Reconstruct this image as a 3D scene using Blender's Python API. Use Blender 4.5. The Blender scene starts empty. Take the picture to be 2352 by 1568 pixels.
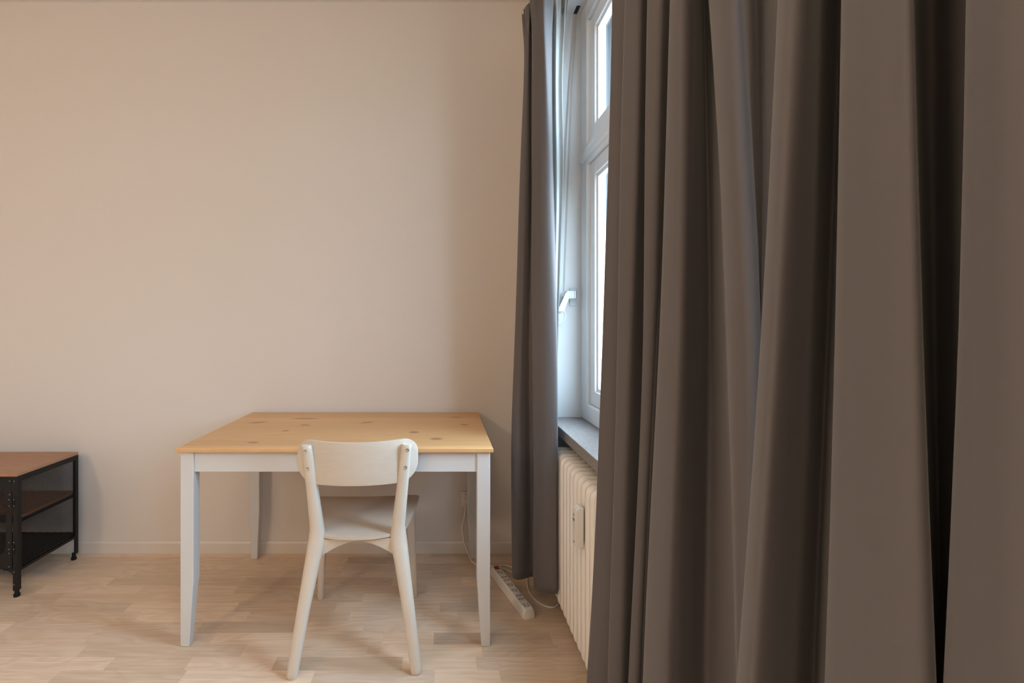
import bpy, bmesh, math, random
from mathutils import Vector, Matrix
random.seed(7)
S = bpy.context.scene
COL = S.collection
F = 1115.0                      # focal length in pixels of the 2352 px wide frame
CX, CY, CZ = 1013.0, 742.0, 1.21  # vanishing point in the frame, eye height

# ------------------------------------------------------------------ camera
cam = bpy.data.cameras.new('camera'); cam.sensor_width = 36.0
cam.lens = 36.0 * F / 2352.0
cam.shift_x = (1176 - CX) / 2352.0
cam.shift_y = -(784 - CY) / 2352.0
cam.clip_start = 0.02
camo = bpy.data.objects.new('camera', cam); COL.objects.link(camo)
camo.location = (0, 0, CZ); camo.rotation_euler = (math.radians(90), 0, 0)
S.camera = camo

# ------------------------------------------------------------------ sky and light
SKY = 29.0
SKY_COL = (0.70, 0.86, 1.04)
w = bpy.data.worlds.new('sky'); S.world = w; w.use_nodes = True
bg = w.node_tree.nodes['Background']
bg.inputs[1].default_value = SKY
# overcast sky, brighter towards the zenith, over a grey street
_nt = w.node_tree
_tc = _nt.nodes.new('ShaderNodeTexCoord'); _sp = _nt.nodes.new('ShaderNodeSeparateXYZ'); _rp = _nt.nodes.new('ShaderNodeValToRGB')
_nt.links.new(_tc.outputs['Generated'], _sp.inputs[0])
_mr = _nt.nodes.new('ShaderNodeMapRange'); _mr.inputs[1].default_value = -1; _mr.inputs[2].default_value = 1
_nt.links.new(_sp.outputs[2], _mr.inputs[0]); _nt.links.new(_mr.outputs[0], _rp.inputs[0]); _nt.links.new(_rp.outputs[0], bg.inputs[0])
_e = _rp.color_ramp.elements
_e[0].position = 0.47; _e[0].color = (.20, .22, .24, 1)
_e[1].position = 1.0; _e[1].color = (*SKY_COL, 1)
_x = _e.new(0.53); _x.color = (*[c*.50 for c in SKY_COL], 1)
def portal(name, y0, y1, z0, z1, x):
    l = bpy.data.lights.new(name, 'AREA'); l.shape = 'RECTANGLE'
    l.size = z1 - z0; l.size_y = y1 - y0; l.cycles.is_portal = True
    o = bpy.data.objects.new(name, l); COL.objects.link(o)
    o.location = (x, (y0 + y1) / 2, (z0 + z1) / 2)
    o.rotation_euler = (0, math.radians(90), 0)
portal('window_portal', 0.95, 2.27, 0.735, 2.655, 0.862)
portal('window_portal', -1.75, 0.25, 0.735, 2.655, 0.862)
LAMP_POS = (-2.6, -1.6, 2.5)
LAMP_W = 84.0
LAMP_COL = (1.0, 0.745, 0.50)
FILL_POS = (-0.5, -0.8, 2.5)  # added warm fill for the wall pier and curtain fronts
FILL_W = 29.0
S.view_settings.view_transform = 'Standard'
S.view_settings.look = 'None'
S.view_settings.exposure = 0.0
S.view_settings.gamma = 1.0
S.view_settings.use_curve_mapping = False
S.cycles.max_bounces = 8; S.cycles.diffuse_bounces = 5; S.cycles.glossy_bounces = 3; S.cycles.transparent_max_bounces = 16
S.cycles.sample_clamp_indirect = 6.0
S.cycles.use_denoising = True
S.cycles.caustics_reflective = False; S.cycles.caustics_refractive = False

# ------------------------------------------------------------------ helpers
def X_of(px, y): return (px - CX) * y / F
def Z_of(py, y): return CZ - (py - CY) * y / F
def Y_floor(py): return F * CZ / (py - CY)

class MB:
    """collects shapes into one mesh"""
    def __init__(s): s.v = []; s.f = []
    def add(s, vs, fs):
        n = len(s.v); s.v += [tuple(p) for p in vs]; s.f += [tuple(i + n for i in f) for f in fs]; return s
    def box(s, x0, x1, y0, y1, z0, z1):
        return s.add([(x0,y0,z0),(x1,y0,z0),(x1,y1,z0),(x0,y1,z0),(x0,y0,z1),(x1,y0,z1),(x1,y1,z1),(x0,y1,z1)],
              [(0,3,2,1),(4,5,6,7),(0,1,5,4),(1,2,6,5),(2,3,7,6),(3,0,4,7)])
    def rings(s, rings, caps=True):
        n = len(rings[0]); vs = [p for r in rings for p in r]; fs = []
        for i in range(len(rings) - 1):
            for j in range(n):
                k = (j + 1) % n
                fs.append((i*n+j, i*n+k, (i+1)*n+k, (i+1)*n+j))
        if caps:
            fs.append(tuple(reversed(range(n)))); fs.append(tuple((len(rings)-1)*n + j for j in range(n)))
        return s.add(vs, fs)
    def tube(s, pts, r, n=10, caps=True):
        pts = [Vector(p) for p in pts]; rs = r if isinstance(r, (list, tuple)) else [r]*len(pts)
        R = []; ref = None
        for i, p in enumerate(pts):
            t = (pts[min(i+1, len(pts)-1)] - pts[max(i-1, 0)]).normalized()
            if ref is None:
                ref = t.orthogonal().normalized()
            ref = (ref - t * ref.dot(t)).normalized(); b = t.cross(ref)
            R.append([p + rs[i]*(math.cos(2*math.pi*j/n)*ref + math.sin(2*math.pi*j/n)*b) for j in range(n)])
        return s.rings(R, caps)
    def cyl(s, a, b, r, n=16, r2=None): return s.tube([a, b], [r, r if r2 is None else r2], n)
    def lathe(s, c, axis, prof, n=24):
        """prof: (radius, distance along the axis)"""
        c = Vector(c); a = Vector(axis).normalized(); u = a.orthogonal().normalized(); v = a.cross(u)
        return s.rings([[c + a*h + r*(math.cos(2*math.pi*j/n)*u + math.sin(2*math.pi*j/n)*v) for j in range(n)] for r, h in prof])
    def prism(s, poly, axis, a, b):
        """extrude a 2d polygon: axis 'x' -> (y,z), 'y' -> (x,z), 'z' -> (x,y)"""
        def P(p, h):
            return {'x': (h, p[0], p[1]), 'y': (p[0], h, p[1]), 'z': (p[0], p[1], h)}[axis]
        return s.rings([[P(p, a) for p in poly], [P(p, b) for p in poly]])
    def build(s, name, mat, parent=None, smooth=False, bevel=0, seg=2, angle=None):
        me = bpy.data.meshes.new(name); me.from_pydata(s.v, [], s.f)
        bm = bmesh.new(); bm.from_mesh(me); bmesh.ops.recalc_face_normals(bm, faces=bm.faces)
        if bevel:
            es = [e for e in bm.edges if len(e.link_faces) == 2 and e.calc_face_angle(0) > math.radians(30)]
            bmesh.ops.bevel(bm, geom=es, offset=bevel, segments=seg, profile=0.5, affect='EDGES', clamp_overlap=True)
        bm.to_mesh(me); bm.free()
        return mk(name, me, mat, parent, smooth, angle)
def mk(name, me, mat, parent=None, smooth=False, angle=None):
    o = bpy.data.objects.new(name, me); COL.objects.link(o)
    if mat and not me.materials: me.materials.append(mat)
    if parent: o.parent = parent
    if smooth:
        for p in me.polygons: p.use_smooth = True
        if angle is not None: me.set_sharp_from_angle(angle=math.radians(angle))
    return o
def part(name, mb, mat, parent, **k): return mb.build(name, mat, parent, **k)
def tag(o, label, cat, group=None):
    o['label'] = label; o['category'] = cat
    if group: o['group'] = group
    return o
def thing(name, label, cat, loc=(0,0,0), rz=0, group=None):
    o = bpy.data.objects.new(name, None); COL.objects.link(o)
    o.empty_display_size = 0.05
    o.location = loc; o.rotation_euler = (0, 0, rz); return tag(o, label, cat, group)
def struct(o): o['kind'] = 'structure'; return o
def lerp(a, b, t): return a + (b - a) * t
def keyed(keys, t):
    """piecewise-linear through (t, value...) keys with end clamping"""
    if t <= keys[0][0]: return keys[0][1:]
    for a, b in zip(keys, keys[1:]):
        if t <= b[0]:
            u = (t - a[0]) / (b[0] - a[0]); return tuple(lerp(p, q, u) for p, q in zip(a[1:], b[1:]))
    return keys[-1][1:]
def catmull(P, n):
    out = []
    for i in range(len(P) - 1):
        p0 = P[i-1] if i else P[0]*2 - P[1]; p1 = P[i]; p2 = P[i+1]
        p3 = P[i+2] if i + 2 < len(P) else P[-1]*2 - P[-2]
        for k in range(n):
            t = k / n
            out.append(0.5*((2*p1) + (p2-p0)*t + (2*p0-5*p1+4*p2-p3)*t*t + (3*p1-p0-3*p2+p3)*t**3))
    out.append(P[-1]); return out

# ------------------------------------------------------------------ materials
def new_mat(name):
    m = bpy.data.materials.new(name); m.use_nodes = True
    nt = m.node_tree; b = nt.nodes['Principled BSDF']; return m, nt, b
def N(nt, t, **k):
    n = nt.nodes.new(t)
    for a, v in k.items(): setattr(n, a, v)
    return n
def L(nt, a, b): nt.links.new(a, b)
def plain(name, col, rough=0.5, metal=0.0, bump=0.0, bscale=200.0, var=0.0, vscale=3.0, spec=0.5):
    m, nt, b = new_mat(name)
    b.inputs['Base Color'].default_value = (*col, 1); b.inputs['Roughness'].default_value = rough
    b.inputs['Metallic'].default_value = metal; b.inputs['Specular IOR Level'].default_value = spec
    tc = N(nt, 'ShaderNodeTexCoord')
    if var:
        n = N(nt, 'ShaderNodeTexNoise'); n.inputs['Scale'].default_value = vscale; n.inputs['Detail'].default_value = 4
        L(nt, tc.outputs['Object'], n.inputs['Vector'])
        r = N(nt, 'ShaderNodeValToRGB')
        r.color_ramp.elements[0].position = .3; r.color_ramp.elements[1].position = .7
        r.color_ramp.elements[0].color = (*[c*(1-var) for c in col], 1); r.color_ramp.elements[1].color = (*[min(1, c*(1+var)) for c in col], 1)
        L(nt, n.outputs['Fac'], r.inputs[0]); L(nt, r.outputs[0], b.inputs['Base Color'])
    if bump:
        n = N(nt, 'ShaderNodeTexNoise'); n.inputs['Scale'].default_value = bscale; n.inputs['Detail'].default_value = 3
        L(nt, tc.outputs['Object'], n.inputs['Vector'])
        bp = N(nt, 'ShaderNodeBump'); bp.inputs['Strength'].default_value = bump; bp.inputs['Distance'].default_value = 0.001
        L(nt, n.outputs['Fac'], bp.inputs['Height']); L(nt, bp.outputs[0], b.inputs['Normal'])
    return m
def wood(name, light, dark, rough=0.45, stretch=(1.2, 28, 28), strength=0.5, wave=0.3, world=True, knots=None, tint=False, boards=None, spec=0.4):
    m, nt, b = new_mat(name); b.inputs['Roughness'].default_value = rough; b.inputs['Specular IOR Level'].default_value = spec
    if world: src = N(nt, 'ShaderNodeNewGeometry').outputs['Position']
    else: src = N(nt, 'ShaderNodeTexCoord').outputs['Object']
    vec = src
    info = N(nt, 'ShaderNodeObjectInfo')
    if tint:   # every strip gets a stretch of grain of its own
        mul = N(nt, 'ShaderNodeVectorMath', operation='SCALE'); mul.inputs[0].default_value = (31.7, 17.3, 9.1); L(nt, info.outputs['Random'], mul.inputs['Scale'])
        ad = N(nt, 'ShaderNodeVectorMath', operation='ADD'); L(nt, vec, ad.inputs[0]); L(nt, mul.outputs[0], ad.inputs[1]); vec = ad.outputs[0]
    mp = N(nt, 'ShaderNodeMapping'); mp.inputs['Scale'].default_value = stretch; L(nt, vec, mp.inputs['Vector'])
    n1 = N(nt, 'ShaderNodeTexNoise'); n1.inputs['Scale'].default_value = 3.2; n1.inputs['Detail'].default_value = 6; n1.inputs['Roughness'].default_value = .62
    L(nt, mp.outputs[0], n1.inputs['Vector'])
    mp2 = N(nt, 'ShaderNodeMapping'); mp2.inputs['Scale'].default_value = (stretch[0]*.8, stretch[1]*.16, stretch[2]*.16); L(nt, vec, mp2.inputs['Vector'])
    n2 = N(nt, 'ShaderNodeTexNoise'); n2.inputs['Scale'].default_value = 1.6; n2.inputs['Detail'].default_value = 2; n2.inputs['Distortion'].default_value = .6
    L(nt, mp2.outputs[0], n2.inputs['Vector'])
    ml = N(nt, 'ShaderNodeMath', operation='MULTIPLY'); ml.inputs[1].default_value = 70; L(nt, n2.outputs['Fac'], ml.inputs[0])
    sn = N(nt, 'ShaderNodeMath', operation='SINE'); L(nt, ml.outputs[0], sn.inputs[0])
    ws = N(nt, 'ShaderNodeMath', operation='MULTIPLY'); ws.inputs[1].default_value = wave*.5; L(nt, sn.outputs[0], ws.inputs[0])
    sub = N(nt, 'ShaderNodeMath', operation='SUBTRACT'); sub.inputs[1].default_value = .5; L(nt, n1.outputs['Fac'], sub.inputs[0])
    ms = N(nt, 'ShaderNodeMath', operation='MULTIPLY'); ms.inputs[1].default_value = 2.2*strength; L(nt, sub.outputs[0], ms.inputs[0])
    sm = N(nt, 'ShaderNodeMath', operation='ADD'); L(nt, ms.outputs[0], sm.inputs[0]); L(nt, ws.outputs[0], sm.inputs[1])
    a5 = N(nt, 'ShaderNodeMath', operation='ADD'); a5.inputs[1].default_value = .5; a5.use_clamp = True; L(nt, sm.outputs[0], a5.inputs[0])
    mx = N(nt, 'ShaderNodeMix', data_type='RGBA'); mx.inputs[6].default_value = (*dark, 1); mx.inputs[7].default_value = (*light, 1)
    L(nt, a5.outputs[0], mx.inputs[0]); colr = mx.outputs[2]
    if boards:
        sp = N(nt, 'ShaderNodeSeparateXYZ'); L(nt, src, sp.inputs[0])
        d = N(nt, 'ShaderNodeMath', operation='DIVIDE'); d.inputs[1].default_value = boards; L(nt, sp.outputs[1], d.inputs[0])
        fl = N(nt, 'ShaderNodeMath', operation='FLOOR'); L(nt, d.outputs[0], fl.inputs[0])
        wn = N(nt, 'ShaderNodeTexWhiteNoise', noise_dimensions='1D'); L(nt, fl.outputs[0], wn.inputs['W'])
        mr = N(nt, 'ShaderNodeMapRange'); mr.inputs[3].default_value = .90; mr.inputs[4].default_value = 1.10; L(nt, wn.outputs['Value'], mr.inputs[0])
        vm = N(nt, 'ShaderNodeVectorMath', operation='SCALE'); L(nt, colr, vm.inputs[0]); L(nt, mr.outputs[0], vm.inputs['Scale']); colr = vm.outputs[0]
    if knots:
        tot = None
        for (kx, ky, rx, ry, sl) in knots:
            s1 = N(nt, 'ShaderNodeVectorMath', operation='SUBTRACT'); s1.inputs[1].default_value = (kx, ky, 0); L(nt, src, s1.inputs[0])
            mm = N(nt, 'ShaderNodeMapping'); mm.vector_type = 'TEXTURE'; mm.inputs['Rotation'].default_value = (0, 0, sl); mm.inputs['Scale'].default_value = (rx, ry, 1e6); L(nt, s1.outputs[0], mm.inputs['Vector'])
            ln = N(nt, 'ShaderNodeVectorMath', operation='LENGTH'); L(nt, mm.outputs[0], ln.inputs[0])
            mr = N(nt, 'ShaderNodeMapRange'); mr.interpolation_type = 'SMOOTHSTEP'; mr.inputs[1].default_value = .55; mr.inputs[2].default_value = 1.3; mr.inputs[3].default_value = 1; mr.inputs[4].default_value = 0
            L(nt, ln.outputs['Value'], mr.inputs[0])
            if tot is None: tot = mr.outputs[0]
            else:
                q = N(nt, 'ShaderNodeMath', operation='MAXIMUM'); L(nt, tot, q.inputs[0]); L(nt, mr.outputs[0], q.inputs[1]); tot = q.outputs[0]
        k2 = N(nt, 'ShaderNodeMath', operation='MULTIPLY'); k2.inputs[1].default_value = .72; L(nt, tot, k2.inputs[0])
        mk_ = N(nt, 'ShaderNodeMix', data_type='RGBA'); L(nt, k2.outputs[0], mk_.inputs[0]); L(nt, colr, mk_.inputs[6]); mk_.inputs[7].default_value = (.22, .07, .025, 1); colr = mk_.outputs[2]
    if tint:
        vm = N(nt, 'ShaderNodeVectorMath', operation='MULTIPLY'); L(nt, colr, vm.inputs[0]); L(nt, info.outputs['Color'], vm.inputs[1]); colr = vm.outputs[0]
        ge = N(nt, 'ShaderNodeNewGeometry')
        mr = N(nt, 'ShaderNodeMapRange'); mr.inputs[3].default_value = .95; mr.inputs[4].default_value = 1.05; L(nt, ge.outputs['Random Per Island'], mr.inputs[0])
        vs = N(nt, 'ShaderNodeVectorMath', operation='SCALE'); L(nt, colr, vs.inputs[0]); L(nt, mr.outputs[0], vs.inputs['Scale']); colr = vs.outputs[0]
    L(nt, colr, b.inputs['Base Color'])
    bp = N(nt, 'ShaderNodeBump'); bp.inputs['Strength'].default_value = .12; bp.inputs['Distance'].default_value = .001
    L(nt, n1.outputs['Fac'], bp.inputs['Height']); L(nt, bp.outputs[0], b.inputs['Normal'])
    return m
def cloth(name, col, rough=0.85, sheen=0.15, weave=900, trans=0.0):
    m, nt, b = new_mat(name); b.inputs['Roughness'].default_value = rough
    b.inputs['Base Color'].default_value = (*col, 1)
    b.inputs['Sheen Weight'].default_value = sheen; b.inputs['Sheen Roughness'].default_value = .4
    b.inputs['Specular IOR Level'].default_value = .25
    tc = N(nt, 'ShaderNodeTexCoord')
    n = N(nt, 'ShaderNodeTexNoise'); n.inputs['Scale'].default_value = weave; n.inputs['Detail'].default_value = 1; L(nt, tc.outputs['Object'], n.inputs['Vector'])
    bp = N(nt, 'ShaderNodeBump'); bp.inputs['Strength'].default_value = .08; bp.inputs['Distance'].default_value = .0006
    L(nt, n.outputs['Fac'], bp.inputs['Height']); L(nt, bp.outputs[0], b.inputs['Normal'])
    if trans:
        out = nt.nodes['Material Output']; t = N(nt, 'ShaderNodeBsdfTranslucent'); t.inputs[0].default_value = (*col, 1)
        mx = N(nt, 'ShaderNodeMixShader'); mx.inputs[0].default_value = trans
        L(nt, b.outputs[0], mx.inputs[1]); L(nt, t.outputs[0], mx.inputs[2]); L(nt, mx.outputs[0], out.inputs['Surface'])
    return m
def glass(name):
    m = bpy.data.materials.new(name); m.use_nodes = True; nt = m.node_tree; nt.nodes.clear()
    o = N(nt, 'ShaderNodeOutputMaterial'); t = N(nt, 'ShaderNodeBsdfTransparent'); t.inputs[0].default_value = (.86, .91, .92, 1)
    g = N(nt, 'ShaderNodeBsdfGlossy'); g.inputs['Roughness'].default_value = .01
    f = N(nt, 'ShaderNodeFresnel'); ge = N(nt, 'ShaderNodeNewGeometry'); mr = N(nt, 'ShaderNodeMapRange')
    mr.inputs[3].default_value = 1.35; mr.inputs[4].default_value = 1/1.35; L(nt, ge.outputs['Backfacing'], mr.inputs[0]); L(nt, mr.outputs[0], f.inputs['IOR'])
    mx = N(nt, 'ShaderNodeMixShader'); L(nt, f.outputs[0], mx.inputs[0]); L(nt, t.outputs[0], mx.inputs[1]); L(nt, g.outputs[0], mx.inputs[2]); L(nt, mx.outputs[0], o.inputs[0])
    return m
def stone(name):
    m, nt, b = new_mat(name); b.inputs['Roughness'].default_value = .38
    tc = N(nt, 'ShaderNodeTexCoord')
    n = N(nt, 'ShaderNodeTexNoise'); n.inputs['Scale'].default_value = 90; n.inputs['Detail'].default_value = 6; n.inputs['Roughness'].default_value = .7; L(nt, tc.outputs['Object'], n.inputs['Vector'])
    r = N(nt, 'ShaderNodeValToRGB'); e = r.color_ramp.elements
    e[0].position = .30; e[0].color = (.17, .155, .15, 1); e[1].position = .70; e[1].color = (.34, .315, .30, 1)
    x = e.new(.80); x.color = (.62, .60, .58, 1)
    L(nt, n.outputs['Fac'], r.inputs[0]); L(nt, r.outputs[0], b.inputs['Base Color'])
    return m

M = dict(
    wall=plain('wall_paint', (.70, .655, .618), .9, bump=.12, bscale=140, spec=.2),
    walldark=plain('bounce_cut_wall_paint', (.34, .32, .30), .9, spec=.2),  # unseen wall, darkened to cut the light it bounces back
    outer=plain('outer_render_darkened', (.085, .09, .095), .9, bump=.2, bscale=80, spec=.1),  # pale jamb coloured dark so the strong sky light doesn't clip it
    ceil=plain('ceiling_paint', (.76, .73, .70), .95, spec=.2),
    reveal=plain('reveal_paint', (.70, .70, .70), .8, bump=.1, bscale=120, spec=.25),
    base=plain('baseboard_paint', (.70, .65, .60), .45),
    lacquer=plain('white_lacquer', (.63, .64, .655), .38, bump=.03, bscale=60),
    winframe=plain('window_paint', (.80, .81, .82), .35, bump=.06, bscale=25),
    floorbase=plain('floor_underlay', (.42, .30, .20), .8),
    floor=wood('floor_ash', (.77, .63, .495), (.57, .41, .29), .42, (1.3, 30, 30), .62, .24, True, tint=True),
    birch=wood('pale_birch', (.67, .61, .54), (.58, .51, .435), .42, (1.2, 40, 40), .35, .12, False),
    birchv=wood('pale_birch_leg', (.71, .655, .59), (.64, .575, .505), .42, (40, 40, 1.2), .3, .1, False),
    teak=wood('brown_cabinet_top', (.43, .235, .14), (.31, .16, .09), .5, (2, 34, 34), .4, .25, True),
    black=plain('black_metal', (.008, .008, .009), .5, spec=.3),
    steel=plain('zinc_steel', (.62, .63, .64), .25, 1.0),
    radiator=plain('radiator_enamel', (.82, .79, .75), .32),
    plastic=plain('white_plastic', (.74, .72, .69), .4),
    hole=plain('dark_hole', (.02, .02, .02), .6),
    inset=plain('grey_socket_inset', (.55, .53, .50), .5),
    red=plain('red_switch', (.35, .02, .02), .3),
    curtain=cloth('grey_curtain_cloth', (.119, .110, .113)),
    sheer=cloth('white_sheer_cloth', (.58, .59, .58), trans=.30, sheen=.0),
    glass=glass('window_glass'), stone=stone('grey_stone'),
    winder=plain('winder_plastic', (.52, .53, .53), .35),
    lcd=plain('display_brown', (.20, .16, .13), .4),
    rivet=plain('rivet_steel', (.16, .15, .15), .3, .8),
    strap=plain('grey_strap', (.42, .40, .36), .8),
)
KN = [(701,961,30,6,0),(843,970,16,5,.5),(701,976,12,5,0),(656,989,9,4,0),(951,992.4,12,9,0),(1002,1007.4,15,10,-.1),(581,1016,14,4,0),(1047,958,16,4,0),(1066,975,10,6,0),(592,970,20,6,.3)]
kn = []
for (px, py, a, b_, sl) in KN:
    yy = F * .465 / (py - CY); xx = X_of(px, yy); kn.append((xx, yy, a * yy / F, b_ * .0016 + .004, sl))
M['pine'] = wood('pine_table_top', (.71, .43, .20), (.57, .31, .135), .42, (1.0, 34, 34), .42, .20, True, knots=kn, boards=.092)

# ------------------------------------------------------------------ room shell
YB = 2.56; XR = .52; XL = -4.2; YF = -4.5; ZC = 2.903
Y1A, Y1B = .95, 2.27; Y2A, Y2B = -1.75, .25; ZW = 2.655; ZS = .771
floor = struct(part('floor', MB().box(XL, .70, YF, YB, -.06, -.014), M['floorbase'], None))
struct(part('wall_back', MB().box(XL-.1, .95, YB, YB+.15, -.06, ZC+.1), M['wall'], None))
struct(part('wall_left', MB().box(XL-.15, XL, YF, YB, -.06, ZC+.1), M['wall'], None))
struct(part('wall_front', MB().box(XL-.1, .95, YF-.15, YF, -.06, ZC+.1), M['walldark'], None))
struct(part('ceiling', MB().box(XL-.1, .95, YF, YB, ZC, ZC+.12), M['ceil'], None))
wr = MB()
for a, b_ in ((Y1B, YB), (Y2B, Y1A), (YF, Y2A)): wr.box(XR, .86, a, b_, -.06, ZC)
for a, b_ in ((Y1A, Y1B), (Y2A, Y2B)): wr.box(XR, .86, a, b_, ZW, ZC)
wall_r = struct(part('wall_right', wr, M['wall'], None))
for a, b_ in ((Y1A, Y1B), (Y2A, Y2B)):
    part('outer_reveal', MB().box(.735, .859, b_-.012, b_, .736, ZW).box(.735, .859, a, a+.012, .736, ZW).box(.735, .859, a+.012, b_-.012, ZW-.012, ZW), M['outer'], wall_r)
    part('parapet', MB().box(.62, .86, a, b_, -.06, ZS-.0415), M['wall'], wall_r)
    # the white lining of the window reveals, 2 mm of smooth plaster
    part('reveal_lining', MB().box(XR+.002, .655, b_-.003, b_, ZS, ZW).box(XR+.002, .655, a, a+.003, ZS, ZW).box(XR+.002, .655, a+.003, b_-.003, ZW-.003, ZW), M['reveal'], wall_r)
bb = struct(part('baseboard_back', MB().prism([(YB,0),(YB-.012,0),(YB-.012,.054),(YB-.007,.064),(YB,.064)], 'x', XL, XR), M['base'], None))
struct(part('baseboard_left', MB().prism([(XL,0),(XL+.012,0),(XL+.012,.054),(XL+.007,.064),(XL,.064)], 'y', YF, YB-.013), M['base'], None))

# parquet strips: rows seen in the photograph, each with its joints (pixel at the row's near edge) and tints
ROW = .0686; Y0R = 2.448 + ROW
rows = {0:([795],[1.0,.82]), 1:([420,785,1010],[.98,1.0,.92,.9]), 2:([300,779,992],[1.02,.96,.98,.9]), 3:([243,555,900],[1.06,.92,.86,.95]),
        4:([77,312,535,980],[.95,1.06,1.0,.9,.95]), 5:([122,605,830,1060],[.93,1.0,.92,1.0,.94]), 6:([94,283,535,767,1010],[.96,.93,1.06,.95,1.03,.9]),
        7:([61,303,560,798,1052,1215],[.93,1.0,1.08,.98,1.06,1.0,.93]), 8:([228,448,675,832,881,1130],[1.0,.96,.88,1.10,1.04,1.08,.97]),
        9:([190,479,877,996,1271],[1.02,.97,1.1,1.1,.86,1.0]), 10:([173,551,840,870,1109,1290],[1.05,.98,1.06,1.02,1.12,.93,.98]),
        11:([236,421,622,922,1096,1148],[1.1,.98,1.12,.92,1.12,1.0,1.03]), 12:([103,405,712,998,1152],[1.08,.99,1.13,.97,1.12,1.0])}
ub = MB().box(-.5, .5, -.5, .5, -.5, .5)
ume = bpy.data.meshes.new('floor_strip'); ume.from_pydata(ub.v, [], ub.f); ume.materials.append(M['floor'])
rest = MB(); nstrip = 0; G = .00012
rnd = random.Random(11)
k = -1
while True:
    yb = Y0R - ROW * k; ya = yb - ROW      # far, near
    yb = min(yb, YB)
    if ya < YF: ya = YF
    if yb <= YF + .01: break
    if k in rows:
        pts, tin = rows[k]; js = [X_of(p, ya) for p in pts]; tin = list(tin)
        x = js[0]
        while x > XL + .75: x -= rnd.uniform(.32, .62); js.insert(0, x); tin.insert(0, rnd.uniform(.92, 1.1))
        x = js[-1]
        while x < .35: x += rnd.uniform(.32, .62); js.append(x); tin.append(rnd.uniform(.92, 1.1))
        js = [j for j in js if XL + .05 < j < .68]; tin = tin[:len(js)+1]
    else:
        js = []; x = XL + rnd.uniform(.1, .5)
        while x < .60: js.append(x); x += rnd.uniform(.32, .62)
        tin = [rnd.uniform(.9, 1.12) for _ in range(len(js)+1)]
    ed = [XL] + js + [.68]
    for i in range(len(ed)-1):
        a, b_ = ed[i]+G, ed[i+1]-G
        if ya > 1.0:
            o = bpy.data.objects.new('floor_strip', ume); COL.objects.link(o); o.parent = floor
            dz = rnd.uniform(-.0002, .0002)
            o.location = ((a+b_)/2, (ya+yb)/2, -.007+dz-.0002); o.scale = (b_-a, yb-ya-2*G, .0136)
            t = 1 + (tin[i]-1)*1.3; wv = rnd.uniform(-.03, .03); o.color = (t*(1+wv*.3), t, t*(1-wv), 1); nstrip += 1
        else: rest.box(a, b_, ya+G, yb-G, -.0138, -.0003)
    k += 1
ro = part('floor_strips_far', rest, M['floor'], floor); ro['kind'] = 'stuff'; ro.color = (1.0, 1.0, 1.0, 1)

# ------------------------------------------------------------------ windows
def window(name, ya, yb, detailed):
    X0 = .654
    f = MB()                                    # fixed frame with transom
    fw = .088
    for a, b_ in ((yb-fw, yb), (ya, ya+fw)): f.box(X0, X0+.075, a, b_, ZS, ZW)
    for a, b_ in ((ZS, ZS+.075), (ZW-.082, ZW), (1.925, 2.018)): f.box(X0, X0+.075, ya+fw, yb-fw, a, b_)
    ym = (ya+yb)/2
    f.box(X0, X0+.075, ym-.045, ym+.045, ZS+.075, ZW-.082)
    w_ = struct(part(name, f, M['winframe'], None, bevel=.004))
    part('transom_moulding', MB().prism([(X0,1.945),(X0-.014,1.95),(X0-.018,1.968),(X0-.010,1.99),(X0,1.995)], 'y', ya+.03, yb-.03), M['winframe'], w_)
    for sa, sb in ((ym+.045, yb-fw), (ya+fw, ym-.045)):
        for za, zb in ((ZS+.078, 1.923), (2.020, ZW-.085)):
            sw = .062; sx = X0+.016; s = MB()
            sa_, sb_ = sa+.002, sb-.002
            for a, b_ in ((sb_-sw, sb_), (sa_, sa_+sw)): s.box(sx, sx+.05, a, b_, za, zb)
            for a, b_ in ((za, za+sw), (zb-sw, zb)): s.box(sx, sx+.05, sa_+sw, sb_-sw, a, b_)
            so = part('sash', s, M['winframe'], w_, bevel=.003)
            g = MB(); bw = .014; ia, ib, ja, jb = sa_+sw, sb_-sw, za+sw, zb-sw
            for a, b_ in ((ib-bw, ib), (ia, ia+bw)): g.box(sx+.012, sx+.026, a, b_, ja, jb)
            for a, b_ in ((ja, ja+bw), (jb-bw, jb)): g.box(sx+.012, sx+.026, ia+bw, ib-bw, a, b_)
            part('glazing_bead', g, M['winframe'], so)
            part('pane', MB().box(sx+.028, sx+.032, ia-.004, ib+.004, ja-.004, jb+.004), M['glass'], so)
    part('window_sill', MB().box(.50, X0+.073, ya+.003, yb-.004, ZS-.041, ZS-.0003), M['stone'], w_, bevel=.003)
    return w_
window('window_1', Y1A, Y1B, True)
window('window_2', Y2A, Y2B, False)

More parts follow.
